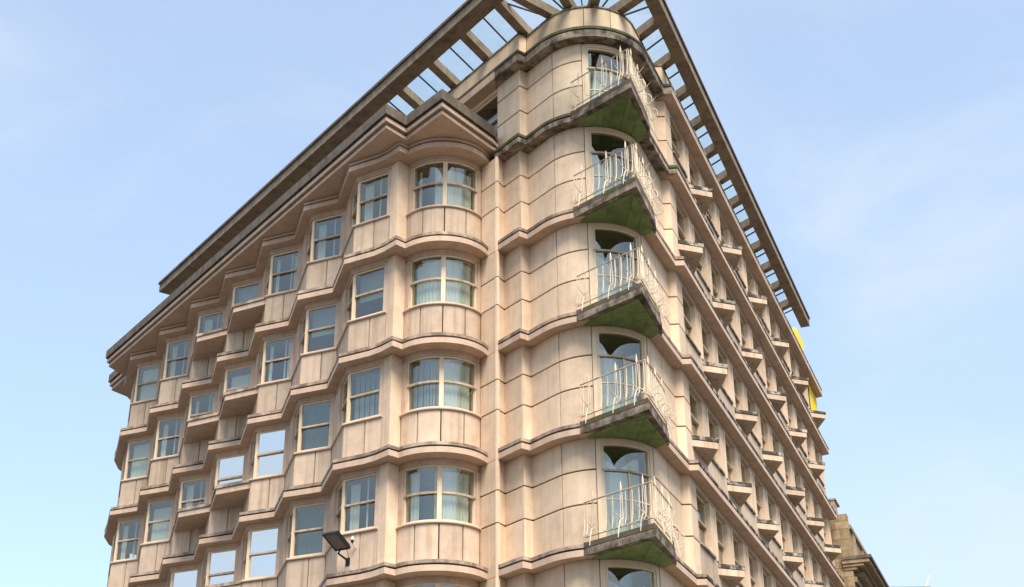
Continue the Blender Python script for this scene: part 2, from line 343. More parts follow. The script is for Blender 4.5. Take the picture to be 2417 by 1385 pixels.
for f in range(1, 6):
    zl = B(f+1)
    for i in range(1, 8):
        base = i if i == 7 else 6
        d = STEP*(6-i) if i < 7 else Vector((0, 0))
        loc = (d.x, d.y, zl); K = ('bay', base)
        p0, p1, p2 = wt(base)-RET, wt(base), wc(base)
        path = [p0, p1, p2]; lf = (p2-p1).length; tot = LRET+lf
        # backing, spandrel panels, sill
        obj('backing_wall', cached((K, 'bk'), lambda: G().slab([p0, p1, p2], 0.0, SILL-0.04, -0.04, -0.24).mesh('backing_wall', 'joint_and_shade')), BP, loc)
        spandrel([p1, p2], 0.002, SILL-0.055, loc, (K, 'sf'), cuts=[0, 0.56, 1])
        spandrel([p0, p1], 0.002, SILL-0.055, loc, (K, 'sr'), 1)
        obj('sill', cached((K, 'si'), lambda: G().sweep(path, [(-0.2, SILL-0.055), (0.03, SILL-0.055), (0.055, SILL-0.035), (0.055, SILL-0.005), (0.03, SILL+0.02), (-0.2, SILL+0.03)]).mesh('sill', 'trim')), BP, loc)
        obj('lintel', cached((K, 'li'), lambda: G().sweep(path, [(-0.26, HEAD), (-0.02, HEAD), (-0.02, HEAD+0.06), (0.0, HEAD+0.06), (0.0, FH-BT), (-0.26, FH-BT)]).mesh('lintel', 'trim')), BP, loc)
        # stone jamb round the inner corner
        jp = [p0, p1]; obj('jamb', cached((K, 'ja'), lambda: G().panel(sub(jp, 0.0, LRET-1.0), SILL, HEAD, 0, -0.22).mesh('jamb', 'trim')), BP, loc)
        obj('jamb', cached((K, 'jb'), lambda: G().panel(sub([p1, p2], lf-0.13, lf), SILL, HEAD, 0, -0.22).mesh('jamb', 'trim')), BP, loc)
        # window round the tip of the bay
        q = offs(path, -0.07); ql = [(q[j+1]-q[j]).length for j in range(2)]; qt = sum(ql)
        a, b = ql[0]-0.93, qt-0.12
        zb, zt, zm = SILL+0.02, HEAD, SILL+0.02+(HEAD-SILL)*0.5
        def fr():
            g = G(); fs = sub(q, a, b)
            g.slab(fs, zt-0.055, zt, 0.0, -0.07); g.slab(fs, zb, zb+0.065, 0.012, -0.07)
            for (u, w) in ((a, a+0.06), (b-0.055, b)): g.slab(sub(q, u, w), zb+0.065, zt-0.055, 0.0, -0.07)
            g.slab(sub(q, ql[0]-0.075, ql[0]+0.085), zb+0.065, zt-0.055, 0.008, -0.07)
            g.slab(sub(q, a+0.06, ql[0]-0.075), zm-0.028, zm+0.028, 0.02, -0.05, 1); g.slab(sub(q, ql[0]+0.085, b-0.055), zm-0.028, zm+0.028, 0.02, -0.05, 1)
            return g.mesh('window', 'frame', 'rail')
        w = obj('window', cached((K, 'fr'), fr), BP, loc)
        kind = window_kind(f, i); gl = 'mirror' if kind == 'mirror' else 'glass'
        sash_pair((K, 'f'), sub(q, ql[0]+0.085, b-0.055), loc, zb+0.065, zt-0.055, zm, w, gl, -0.02)
        sash_pair((K, 's'), sub(q, a+0.06, ql[0]-0.075), loc, zb+0.065, zt-0.055, zm, w, 'glass', -0.02)
        inner = offs(sub(q, ql[0]+0.10, b), -0.22)
        if kind in ('open',):
            obj('glazing_bar', cached((K, 'gb'), lambda: G().slab(sub(inner, 0.66, 0.69), zb, zt, 0.1, 0.06).mesh('glazing_bar', 'white')), w, loc)
        if kind in ('mirror', 'drape'): kind2 = 'drape' if kind == 'drape' else 'none'
        else: kind2 = kind
        curtains((K, 'c'), inner, loc, zb, zt, w, kind2, rnd)
        # triangular shelf planter filling the notch in front of the third and fourth bays
        if i in (3, 4) and f <= 5:
            def pl():
                lft = p1+RET*0.90; rgt = p2+RET*0.965
                A = [p1+RET*-0.02-FACE*0, lft, rgt, p2+RET*-0.05+Vector((0.05, 0.1)), p1+Vector((0.1, 0.25))]
                g = G(); g.prism(A, 0.885, 1.06, 0)
                up = [p1+Vector((-0.03, 0)), lft+Vector((-0.035, -0.02)), rgt+Vector((-0.005, -0.045)), A[3], A[4]]
                g.prism(up, 1.075, 1.175, 1); g.prism([A[0]+Vector((0.03, 0.03)), lft+Vector((0.03, 0.03)), rgt+Vector((0.0, 0.04)), A[3], A[4]], 1.055, 1.08, 2); return g.mesh('planter', 'trim', 'liplight', 'joint_and_shade')  # dark layer below the lip has the lip's shade in its colour
            obj('planter', cached((K, 'pl'), pl), BP, loc)
    loc = (0, 0, zl)
    obj('end_wall', cached('endw', lambda: G().slab(LEFTEND[:3]+[wt(1)-RET+Vector((-0.004, 0.006))], 0.0, FH-BT, 0.0, -0.2).mesh('end_wall', 'panel')), BP, loc)
    # slim pier between the last bay and the bow window
    obj('pier', cached('pier', lambda: G().panel(PIER, 0.0, FH-BT, 0, -0.2, 0.02).mesh('pier', 'panel')), BP, loc)
    # bow window
    RBp = [PIER[2]]+RB
    Lr = plen(RB)
    obj('backing_wall', cached('rbb', lambda: G().slab(RB, 0, SILL-0.04, -0.04, -0.24).mesh('backing_wall', 'joint_and_shade')), BP, loc)
    spandrel(RB, 0.002, SILL-0.055, loc, 'rbs', 4)
    obj('sill', cached('rbsi', lambda: G().sweep(RB, [(-0.2, SILL-0.055), (0.03, SILL-0.055), (0.055, SILL-0.035), (0.055, SILL-0.005), (0.03, SILL+0.02), (-0.2, SILL+0.03)]).mesh('sill', 'trim')), BP, loc)
    obj('lintel', cached('rbli', lambda: G().sweep(RB, [(-0.26, HEAD), (-0.02, HEAD), (-0.02, HEAD+0.06), (0.0, HEAD+0.06), (0.0, FH-BT), (-0.26, FH-BT)]).mesh('lintel', 'trim')), BP, loc)
    for tg, s0, s1 in (('l', 0, 0.2), ('r', Lr-0.16, Lr)):
        obj('jamb', cached(('rbj', tg), lambda: G().panel(sub(RB, s0, s1), SILL, HEAD, 0, -0.22).mesh('jamb', 'trim')), BP, loc)
    q = offs(RB, -0.06); qt = plen(q); a, b = 0.17, qt-0.14; mid = qt/2
    zb, zt, zm = SILL+0.02, HEAD, SILL+0.02+(HEAD-SILL)*0.5
    def frb():
        g = G(); fs = sub(q, a, b)
        g.slab(fs, zt-0.05, zt, 0, -0.07); g.slab(fs, zb, zb+0.05, 0.01, -0.07)
        for u, w2 in ((a, a+0.06), (b-0.06, b), (mid-0.065, mid+0.065)): g.slab(sub(q, u, w2), zb+0.05, zt-0.05, 0.005 if abs(u-mid) < .1 else 0, -0.07)
        g.slab(sub(q, a-0.03, mid-0.065), zm-0.03, zm+0.03, 0.025, -0.05, 1); g.slab(sub(q, mid+0.065, b+0.03), zm-0.03, zm+0.03, 0.025, -0.05, 1)
        return g.mesh('bow_window', 'frame', 'rail')
    w = obj('bow_window', cached('rbf', frb), BP, loc)
    for tg, s0, s1 in (('l', a+0.06, mid-0.065), ('r', mid+0.065, b-0.06)):
        ps = sub(q, s0, s1); sash_pair(('rb', tg), ps, loc, zb+0.05, zt-0.05, zm, w, 'glass', -0.02)
        inn = offs(ps, -0.2)
        kd = {3: ('blind', 'net'), 1: ('open', 'net'), 2: ('net', 'net'), 4: ('open', 'net'), 5: ('open', 'net')}[f][0 if tg == 'l' else 1]
        curtains(('rb', tg), inn, loc, zb, zt, w, kd, rnd)

# ------------------------------------------------------------------ corner: pier, pilaster, rounded wall in three courses, doors
C3 = [0.0, 1.125, 2.025, FH-BT]
def courses(path, loc, key, zs, name='wall_panel', mat='panel'):
    for j in range(len(zs)-1):
        obj(name, cached((key, j, round(zs[j+1]-zs[j], 3)), lambda: G().panel(path, zs[j]+(GAP if j else 0.002), zs[j+1]-(GAP if j < len(zs)-2 else 0.002), 0, -0.07, 0.010).mesh(name, mat)), BP, loc)
P1 = [Vector((-0.90, 35.34)), Vector((-0.42, 34.71)), Vector((-0.22, 35.05))]
s_of = lambda path, p: min(((V2(p)-sub(path, max(0, t*plen(path)/400-1e-4), t*plen(path)/400+1e-4)[0]).length, t*plen(path)/400) for t in range(400))[1]
NL = plen(NOSE); sJ = s_of(NOSE, (1.21, 33.52)); sD0 = s_of(NOSE, (2.13, 33.08)); sD1 = s_of(NOSE, (3.78, 33.73)); sJ2 = sD1+(NL-sD1)*0.5
for f in range(0, 6):
    zl = B(f+1); h = (B(f)-zl)-BT-(0.08 if f == 0 else 0); loc = (0, 0, zl); Z3 = [0.0, 1.125, 2.025, h]; kk = ('n', f == 0)
    # pier (no course across it: it rises unbroken up to the eaves)
    if f > 0:
        zp = [-BT, 1.125, 2.025, FH-BT]
        for tg, pth in (('a', [P1[0], P1[1]]), ('b', [P1[1], P1[2]])):
            courses(pth, loc, ('p1', tg), zp)
        obj('backing_wall', cached('p1b', lambda: G().slab(P1, -BT, FH-BT, -0.045, -0.12).mesh('backing_wall', 'joint_and_shade')), BP, loc)
    if f > 0: courses([WN[0], WN[1]], loc, (kk, 'pa'), Z3)
    courses([WN[1], WN[2]], loc, (kk, 'pb'), Z3)
    courses(sub(NOSE, 0, sJ-GAP), loc, (kk, 'c1'), Z3); courses(sub(NOSE, sJ+GAP, sD0-GAP), loc, (kk, 'c2'), Z3)
    courses(sub(NOSE, sD1+GAP, sJ2-GAP), loc, (kk, 'c3'), Z3); courses(sub(NOSE, sJ2+GAP, NL), loc, (kk, 'c4'), Z3)
    courses([NOSE[-1], R0], loc, (kk, 'r0'), Z3); courses([R0, rp(0.70)], loc, (kk, 'r1'), Z3)
    obj('backing_wall', cached((kk, 'bk1'), lambda: G().slab([WN[0], WN[1]]+sub(NOSE, 0, sD0), 0, h, -0.045, -0.25).mesh('backing_wall', 'joint_and_shade')), BP, loc)
    obj('backing_wall', cached((kk, 'bk2'), lambda: G().slab(sub(NOSE, sD1, NL)+[R0, rp(0.72)], 0, h, -0.045, -0.25).mesh('backing_wall', 'joint_and_shade')), BP, loc)
    # balcony door with transom
    dp = sub(NOSE, sD0, sD1); dl = plen(dp); hd = h-0.02; tz = hd-0.86
    def door():
        g = G()
        for u, w2 in ((0, 0.13), (dl-0.13, dl)): g.slab(sub(dp, u, w2), 0, hd, -0.02, -0.16)
        g.slab(sub(dp, 0.13, dl-0.13), hd-0.13, hd, -0.02, -0.16); g.slab(sub(dp, 0.13, dl-0.13), hd-0.19, hd-0.13, -0.05, -0.16)
        for u, w2 in ((0.13, 0.20), (dl-0.20, dl-0.13)): g.slab(sub(dp, u, w2), 0.1, hd-0.19, -0.05, -0.16)
        g.slab(sub(dp, 0.13, dl-0.13), 0, 0.1, -0.05, -0.16); g.slab(sub(dp, 0.15, dl-0.15), tz-0.025, tz+0.025, -0.03, -0.15, 1)
        g.slab(sub(dp, dl*0.5-0.025, dl*0.5+0.025), 0.1, tz-0.025, -0.06, -0.14); g.slab(sub(dp, 0.2, dl-0.2), tz-0.78, tz-0.745, -0.07, -0.12)
        return g.mesh('balcony_door', 'frame', 'rail')
    w = obj('balcony_door', cached((kk, 'door'), door), BP, loc)
    gp = sub(dp, 0.2, dl-0.2)
    obj('pane', cached((kk, 'dpu'), lambda: G().slab(gp, tz+0.025, hd-0.19, -0.09, -0.098).mesh('pane', 'glass')), w, loc)
    gll, glr = sub(dp, 0.2, dl*0.5-0.025), sub(dp, dl*0.5+0.025, dl-0.2)
    obj('pane', cached((kk, 'dpl'), lambda: G().slab(gll, 0.1, tz-0.025, -0.09, -0.098).mesh('pane', 'glass')), w, loc)
    obj('pane', cached((kk, 'dpr'), lambda: G().slab(glr, 0.1, tz-0.025, -0.09, -0.098).mesh('pane', 'glass')), w, loc)
    # draped net curtains, upper edge swept up to each side
    cp = offs(sub(dp, 0.16, dl-0.16), -0.28)
    mid_, dep, top_, cov = ((0.5, 0.10, 0.62, 0.98), (0.46, 0.75, 0.55, 0.80), (0.42, 0.62, 0.72, 1.0), (0.52, 0.55, 0.50, 0.92), (0.40, 0.42, 0.34, 0.86), (0.56, 0.60, 0.40, 0.9))[f]
    sw = lambda u, m=mid_, a=dep, t=top_: t+a*max(0.0, 1-abs(u-m)/max(m, 1-m))**1.7
    obj('curtain', sheet(ripple(sub(cp, 0, plen(cp)*cov), 0.022, 0.12+0.02*(f % 3)), 0.02, hd-0.05, sw).mesh('curtain', 'curtain'), w, loc)

# ------------------------------------------------------------------ balconies on the rounded corner
def bez(p, c, q, n=8): return [V2(p)*(1-t)**2+V2(c)*2*t*(1-t)+V2(q)*t*t for t in [i/n for i in range(n+1)]]
TIPB = Vector((3.35, 31.17))
def near_on(path, p): return min(range(len(path)), key=lambda i: (path[i]-V2(p)).length)
BNd = [BN[i] for i in range(len(BN))]
ia, ib = near_on(BN, (1.72, 32.72)), near_on(BN, (4.17, 33.75))
edgeL = bez(BN[ia], (1.95, 32.62), (2.22, 32.33), 6); edgeR = bez((3.98, 33.05), (4.12, 33.42), BN[ib], 6)
PROW = edgeL+[TIPB]+edgeR
def prow_poly(d):
    pr = offs(PROW, -d); pr[0] = BN[ia]; pr[-1] = BN[ib]
    return pr+[BN[i] for i in range(ib-1, ia, -1)]
def balc():
    g = G()
    g.prism(prow_poly(0.02), -0.105, 0.02, 1); g.prism(prow_poly(0.07), -0.13, -0.105, 2); g.prism(prow_poly(0.0), -BT-0.002, -0.13, 0)  # middle layer coloured dark to draw the shadow line under the top lip
    pr = PROW; g.prism(prow_poly(0.35)[:], 0.02, 0.03, 1)
    return g.mesh('balcony', 'lip', 'mosslip', 'joint_and_shade')
RP = offs(PROW, -0.05)                               # line of the railing
RLn = plen(RP)
def at(s):
    q = sub(RP, max(0, s-0.01), min(RLn-1e-4, s+0.01)); p = q[0].lerp(q[-1], 0.5); e = (q[-1]-q[0]).normalized(); return p, Vector((e.y, -e.x))
def rail_mesh():
    g = G(); pt = lambda s, o, z: (lambda pn: (pn[0].x+pn[1].x*o, pn[0].y+pn[1].y*o, z))(at(s))
    ss = [RLn*i/60 for i in range(61)]
    g.tube([pt(s, 0, 1.06) for s in ss], 0.020, 6); g.tube([pt(s, 0.0, 0.16) for s in ss], 0.015, 5)
    return g.mesh('handrail', 'rail')
def baluster(s, post, side):
    g = G(); P = lambda o, z, ds=0.0: (lambda pn: (pn[0].x+pn[1].x*o+ds*pn[1].y*-1, pn[0].y+pn[1].y*o+ds*pn[1].x, z))(at(s))
    if not post:
        g.tube([P(0, 1.06), P(0, 0.6), P(0.015, 0.36), P(0.05, 0.22), P(0.10, 0.15), P(0.15, 0.15), P(0.18, 0.20)], [0.0135]*5+[0.009, 0.004], 5)
    else:
        for dd in (-0.035, 0.035):
            g.tube([P(0, 0.16, dd*0.4), P(0.0, 0.35, dd), P(0, 0.7, dd), P(0, 1.0, dd*0.7), P(0, 1.18, dd*0.1)], [0.010, 0.012, 0.012, 0.012, 0.010], 5)
        g.tube([P(0, 1.0), P(0, 1.12), P(0, 1.2), P(0.0, 1.32)], [0.012, 0.03, 0.024, 0.004], 6)
        # bracket foot thrown out over the slab edge, with curl and spike
        g.tube([P(0, 0.42), P(0.06, 0.30), P(0.12, 0.14), P(0.15, -0.02), P(0.17, -0.14)], [0.012, 0.016, 0.018, 0.016, 0.010], 5)
        g.tube([P(0.03, 0.34), P(0.13, 0.40), P(0.24, 0.46), P(0.36, 0.60)], [0.014, 0.013, 0.010, 0.003], 5)
        g.tube([P(0.03, 0.30), P(-0.02, 0.45, 0.05), P(0.0, 0.62, 0.09)], [0.012, 0.010, 0.003], 5)
    return g.mesh('post' if post else 'baluster', 'iron')
sT = plen(RP[:len(edgeL)+1])
posts = [0.32, sT*0.56, sT-0.28, sT+0.34, sT+(RLn-sT)*0.42, sT+(RLn-sT)*0.70, RLn-0.12]
bals = [0.02]+[s for s in [0.12+0.215*i for i in range(int((RLn-0.2)/0.215)+1)] if min(abs(s-p) for p in posts) > 0.07 and abs(s-sT) > 0.06]+[sT-0.05, sT+0.05]
def scroll(s):
    """big open ring bulging out below the rail on the right side of the prow"""
    g = G(); p, n = at(s); pts = []
    for i in range(15):
        a = -1.9+i/14*4.3; pts.append((p.x+n.x*(0.15+0.17*math.cos(a)), p.y+n.y*(0.15+0.17*math.cos(a)), 0.16+0.20*math.sin(a)))
    g.tube(pts, 0.012, 5); return g.mesh('scroll', 'iron')
scr = [sT+(RLn-sT)*u for u in (0.22, 0.50, 0.78)]
# green boarded soffit: four boards fanned between wall and prow
wallarc = sub(offs(NOSE, 0.02), s_of(NOSE, (1.95, 33.13)), s_of(NOSE, (3.86, 34.0)))
SO = offs(PROW, -0.20); SO = [Vector((1.93, 33.02))]+[Vector((2.12, 32.72)), Vector((2.35, 32.45))]+[Vector((3.27, 31.50))]+[Vector((3.86, 33.05)), Vector((3.97, 33.32)), Vector((3.97, 33.66))]
SOl = plen(SO); wl_ = plen(wallarc)
def soffit_board(u0, u1, v0, v1):
    a = sub(SO, SOl*u0+0.008, SOl*u1-0.008); b = sub(wallarc, wl_*v0+0.008, wl_*v1-0.008)
    return G().prism(a+b[::-1], -BT-0.022, -BT-0.005).mesh('soffit_panel', 'soffit')
US = [0, 0.26, 0.50, 0.72, 1.0]; VS = [0, 0.34, 0.58, 0.78, 1.0]
BM, RM, BAL, SCR = balc(), rail_mesh(), [(baluster(s, 0, 0)) for s in bals], [scroll(s) for s in scr]
POS = [baluster(s, 1, 0) for s in posts]; SOB = [soffit_board(US[i], US[i+1], VS[i], VS[i+1]) for i in range(4)]
for k in range(1, 6):
    loc = (0, 0, B(k)); b = obj('balcony', BM, BP, loc)
    obj('handrail', RM, b, loc)
    for m in BAL: obj('baluster', m, b, loc)
    for m in POS: obj('post', m, b, loc)
    for m in SCR: obj('scroll', m, b, loc)
    for m in SOB: obj('soffit_panel', m, b, loc)

# ------------------------------------------------------------------ right front: long flat wall, paired windows, triangular sills in a checkerboard
PIT, OP = 2.185, 1.50
NW = 12
for f in range(0, 6):
    zl = B(f+1); h = (B(f)-zl)-BT-(0.08 if f == 0 else 0); hd = h-0.15; kk = ('R', f == 0)
    obj('backing_wall', cached((kk, 'bk'), lambda: G().slab([rp(0.7), rp(RLEN)], 0, SILL-0.04, -0.04, -0.24).mesh('backing_wall', 'joint_and_shade')), BP, (0, 0, zl))
    obj('lintel', cached((kk, 'li'), lambda: G().slab([rp(0.7), rp(RLEN)], hd, h, -0.005, -0.26).mesh('lintel', 'trim')), BP, (0, 0, zl))
    for j in range(NW):
        d = RD*PIT*j; loc = (d.x, d.y, zl); a = 0.74
        wedge = (j+f) % 2 == 1
        if f == 0 and j == NW-1: pass
        spandrel([rp(0.70), rp(0.70+PIT)], 0.002, SILL-0.03, loc, (kk, 'sp'), 1)
        obj('pier', cached((kk, 'pi'), lambda: G().panel([rp(a+OP), rp(a+PIT-0.002)], SILL-0.02, hd-0.002, 0, -0.20, 0.02).panel([rp(a+OP+0.5), rp(a+PIT-0.03)], SILL-0.01, hd-0.004, 0.025, -0.05, 0.01).mesh('pier', 'panel')), BP, loc)
        fp = [rp(a+0.012, -0.13), rp(a+OP-0.012, -0.13)]; zb = SILL+0.02; zm = zb+(hd-zb)*0.5
        def fr():
            g = G(); l = OP-0.024; g.slab(fp, hd-0.06, hd-0.002, 0, -0.07); g.slab(fp, zb-0.05, zb+0.06, 0.01, -0.07)
            for u, w2 in ((0, 0.07), (l-0.07, l)): g.slab(sub(fp, u, w2), zb+0.06, hd-0.06, 0, -0.07)
            g.slab(sub(fp, 0.07, l-0.07), zm-0.03, zm+0.03, 0.03, -0.05, 1); return g.mesh('window', 'frame', 'rail')
        w = obj('window', cached((kk, 'fr'), fr), BP, loc)
        if j < 6: sash_pair((kk, 'p'), sub(fp, 0.07, OP-0.095), loc, zb+0.06, hd-0.06, zm, w, 'glass', -0.02)
        else: obj('pane', cached((kk, 'p1'), lambda: G().slab(sub(fp, 0.07, OP-0.095), zb+0.06, hd-0.06, -0.03, -0.038).mesh('pane', 'glass')), w, loc)
        if j < 7: curtains((kk, 'c'), offs(fp, -0.2), loc, zb, hd, w, rnd.choice(('open', 'net', 'open')), rnd)
        if not wedge:
            obj('sill', cached((kk, 'si'), lambda: G().slab([rp(a-0.02), rp(a+OP+0.16)], SILL-0.05, SILL+0.02, 0.06, -0.16).mesh('sill', 'lip')), BP, loc)
        else:
            def we():
                A = [rp(0.58, -0.03), rp(1.16, 0.63), rp(2.55, -0.03)]
                g = G(); g.prism(A, 0.74, 0.93, 0)
                g.prism([rp(0.56, -0.03), rp(1.17, 0.665), rp(2.59, -0.03)], 0.95, 1.07, 1)
                g.prism([rp(0.62, -0.03), rp(1.15, 0.58), rp(2.49, -0.03)], 0.925, 0.952, 2)  # dark layer paints in the shade between lip and fascia
                c = (A[0]+A[1]+A[2])/3; g.tube([(c.x, c.y, 0.735), (c.x, c.y, 0.755)], 0.025, 8, 2)
                return g.mesh('planter', 'spandrel', 'blacklip', 'joint_and_shade')
            obj('planter', cached((kk, 'we'), we), BP, loc)
            obj('sill', cached((kk, 'si2'), lambda: G().slab([rp(a-0.02), rp(a+OP+0.02)], SILL-0.055, SILL+0.02, 0.02, -0.16).mesh('sill', 'trim')), BP, loc)

# ------------------------------------------------------------------ eaves over the left front
EV = [Vector((-16.57, 54.38)), Vector((-17.11, 53.54)), Vector((-16.10, 52.12)), Vector((-16.55, 51.04)), Vector((-3.67, 33.60)), Vector((-3.13, 34.25)), Vector((-1.99, 32.87)), Vector((-0.61, 34.75))]
def ev(o): 
    q = offs(EV, o); q[-1] = q[-1]
    return q+[Vector((-0.3, 35.2)), Vector((-0.1, 34.93))]+[Vector((-0.20, 35.08)), Vector((-0.45, 35.6)), Vector((-1.0, 60)), Vector((-12, 60))]
g = G()
def evp(o): return offs(EV, o)+[Vector((-0.40, 35.02)), Vector((-0.45, 35.6)), Vector((-1.0, 60)), Vector((-12, 60))]
e0 = Z1+0.006
g.prism(evp(0.0), e0, e0+0.12, 0); g.prism(evp(-0.05), e0+0.12, e0+0.18, 2); g.prism(evp(0.085), e0+0.18, e0+0.31, 0); g.prism(evp(0.02), e0+0.31, e0+0.37, 2)  # dark strips between the fascias have the gaps' shade painted in
g.prism(evp(0.15), e0+0.37, e0+0.70, 1)
obj('eaves_cornice', g.mesh('eaves_cornice', 'trim', 'coping', 'joint_and_shade'), BP)

# ------------------------------------------------------------------ set-back attic storey on the left, parapet
AT = [Vector((0.28, 34.38))-LD*22.0, Vector((0.28, 34.38))]
za = Z1; hA = B(0)-BT-0.08-za
apan = [(22.0-1.18, 22.0)]
s = 22.0-1.18
cuts = []
while s > 2.5: cuts.append((s-1.5, s)); s -= 1.5+1.2
obj('backing_wall', G().slab(sub(AT, 0, 21.88), 0, 0.62, -0.045, -0.2).mesh('backing_wall', 'joint_and_shade'), BP, (0, 0, za))
def attic_panel(s0, s1):
    courses(sub(AT, s0+GAP, s1-GAP), (0, 0, za), ('at', round(s0, 2)), [0.0, 1.125, 2.025, hA])
    obj('backing_wall', G().slab(sub(AT, s0, s1-(0.12 if s1 > 21.9 else 0)), 0.62, hA, -0.045, -0.2).mesh('backing_wall', 'joint_and_shade'), BP, (0, 0, za))
attic_panel(22.0-1.18, 22.0)
for n_, (s0, s1) in enumerate(cuts):
    attic_panel(s0-1.2, s0)
    fp = sub(offs(AT, -0.12), s0, s1); l = s1-s0
    g = G(); g.slab(fp, hA-0.12, hA, 0.08, -0.07)
    g.slab(fp, hA-0.18, hA-0.12, 0, -0.07); g.slab(fp, 0.62, 0.72, 0.02, -0.07)
    for u, w2 in ((0, 0.08), (l-0.08, l)): g.slab(sub(fp, u, w2), 0.72, hA-0.18, 0, -0.07)
    g.slab(sub(fp, 0.08, l-0.08), 1.58, 1.64, 0.02, -0.05, 1)
    w = obj('window', g.mesh('window', 'frame', 'rail'), BP, (0, 0, za))
    sash_pair(('at', n_), sub(fp, 0.08, l-0.08), (0, 0, za), 0.72, hA-0.18, 1.61, w, 'glass', -0.02)
# course line along the attic, butted to the corner slab
ATB = offs(AT, 0.35)
PTR = offs([WN[0], WN[1], WN[2], WN[3]], 0.35)
g = G(); zt = B(0); endp = BN[0]+LD*0.0
ap = [ATB[0], endp-LD*0.003, SPLIT[0]-Vector((0.003, 0)), Vector((-1.0, 60)), Vector((-11, 60))]
def apo(d): return [ap[0]-Vector((-0.81, -0.587))*d, ap[1]-Vector((-0.81, -0.587))*d]+ap[2:]
g.prism(apo(0.0), zt-0.105, zt-0.012, 1); g.prism(apo(0.06), zt-0.128, zt-0.105, 2); g.prism(apo(0.004), zt-BT-0.08, zt-0.128, 0)  # middle strip takes a dark colour for the shade under the lip
obj('string_course', g.mesh('string_course', 'trim', 'mosslip', 'joint_and_shade'), BP)
PAR = [AT[0]]+WN[1:]                                  # parapet runs all round
PARi = offs(PAR, 0.0)
pl_ = plen(PAR)
sc = [0.0]; s = 22.0
marks = [22.0-1.35*i for i in range(16, 0, -1)]+[22.0, 22.0+0.298]
base_s = 22.0+0.298
marks += [base_s+sJ*0.98, base_s+sD0+0.1, base_s+sD0+0.95, base_s+sD1+0.35, base_s+sJ2+0.3, base_s+NL]
s = base_s+NL+0.25
while s < pl_-0.6: marks.append(s); s += PIT
marks.append(pl_)
for a, b in zip(marks[:-1], marks[1:]):
    if b-a < 0.05: continue
    obj('parapet_panel', G().panel(sub(PAR, a+GAP*0.6, b-GAP*0.6), B(0)-0.01, PZ-0.05, 0.0, -0.10, 0.01).mesh('parapet_panel', 'panel'), BP)
obj('parapet_coping', G().slab(PAR, PZ-0.05, PZ, 0.03, -0.25).mesh('parapet_coping', 'lip'), BP)
obj('backing_wall', G().slab(PAR, B(0)-0.01, PZ-0.05, -0.05, -0.22).mesh('backing_wall', 'joint_and_shade'), BP)

# ------------------------------------------------------------------ concrete frame oversailing the roof, with glass between its rafters
fz = PZ+0.06; fh = 0.34
LO = Vector((-0.89, 32.91)); RO = Vector((4.52, 32.88))
def isect(p, d, q, e):
    det = d.x*-e.y+e.x*d.y; r = q-p; t = (r.x*-e.y+e.x*r.y)/det; return p+d*t
def frame_line(o):                                   # outer line moved inwards by o
    nl = Vector((0.8046, 0.594)); nr_ = -RN
    a, b = LO+nl*o, RO+nr_*o*0.75
    apx = isect(a, LD, b, RD)
    le = a-LD*((a-Vector((-15.25, 52.38))).dot(LD)); re = b+RD*((Vector((13.62, 56.35))-b).dot(RD))
    return le, apx, re
FRM = obj('roof_frame', None, BP, (0, 0, fz)); 
o0, i0 = frame_line(0.0), frame_line(0.54)
def beam(a, b, c, d, zt):
    g = G(); g.prism([a, b, c, d], 0, fh, 0)
    return g
oo = frame_line(-0.07)
obj('beam', G().prism([o0[0], o0[1], i0[1], i0[0]], 0, fh).prism([oo[0], oo[1], o0[1]+(i0[1]-o0[1])*0.3, o0[0]+(i0[0]-o0[0])*0.3], fh, fh+0.10, 1).mesh('beam', 'concrete', 'coping'), FRM, (0, 0, fz))
obj('beam', G().prism([o0[1], o0[2], i0[2], i0[1]], 0, fh).prism([oo[1], oo[2], o0[2]+(i0[2]-o0[2])*0.3, o0[1]+(i0[1]-o0[1])*0.3], fh, fh+0.10, 1).mesh('beam', 'concrete', 'coping'), FRM, (0, 0, fz))
def rafter(p, q, w, name='rafter', z0=0.005, z1=fh-0.02, mat='concrete'):
    d = (V2(q)-V2(p)).normalized(); n = Vector((d.y, -d.x))*w/2
    obj(name, G().prism([V2(p)-n, V2(p)+n, V2(q)+n, V2(q)-n], z0, z1).mesh(name, mat), FRM, (0, 0, fz))
def on_left(s): return i0[1]-LD*s
def on_right(s): return i0[2]*0+i0[1]+RD*s
LRD = Vector((0.5, 0.866)); RRD = Vector((-0.587, 0.81))
sA = (Vector((-0.36, 33.14))-i0[1]).dot(-LD); sB = (Vector((4.58, 34.15))-i0[1]).dot(RD)
lefts = [sA+1.868*k for k in range(0, 12)]; rights = [sB+1.952*k for k in range(0, 12)]
for k, s in enumerate(lefts):
    p = on_left(s); rafter(p-LRD*0.05, p+LRD*3.2, 0.30)
    m = on_left(s+0.934); rafter(m-LRD*0.02, m+LRD*3.2, 0.035, 'glazing_bar', 0.25, 0.30, 'dark')
for k, s in enumerate(rights):
    if s > (i0[2]-i0[1]).length-0.3: continue
    p = on_right(s); rafter(p-RRD*0.05, p+RRD*2.6, 0.28)
    m = on_right(s+0.976); 
    if s+0.976 < (i0[2]-i0[1]).length-0.1: rafter(m-RRD*0.02, m+RRD*2.6, 0.035, 'glazing_bar', 0.25, 0.30, 'dark')
def ray_to_frame(dirv):
    best = 99
    for P, D in ((i0[1], LD), (i0[1], RD)):
        q = isect(NC, dirv, P, D); t = (q-NC).dot(dirv)
        if t > 0: best = min(best, t)
    return best
fan = [(0.93, 33.42), (1.70, 33.02), (2.61, 32.86), (3.56, 33.30)]
for (x, y) in fan:
    d = (Vector((x, y))-NC).normalized(); rafter(NC+d*1.0, NC+d*(ray_to_frame(d)+0.08), 0.28)
fb = [(0.50, 33.66), (1.33, 33.20), (2.16, 32.94), (3.10, 32.98), (3.95, 33.75)]
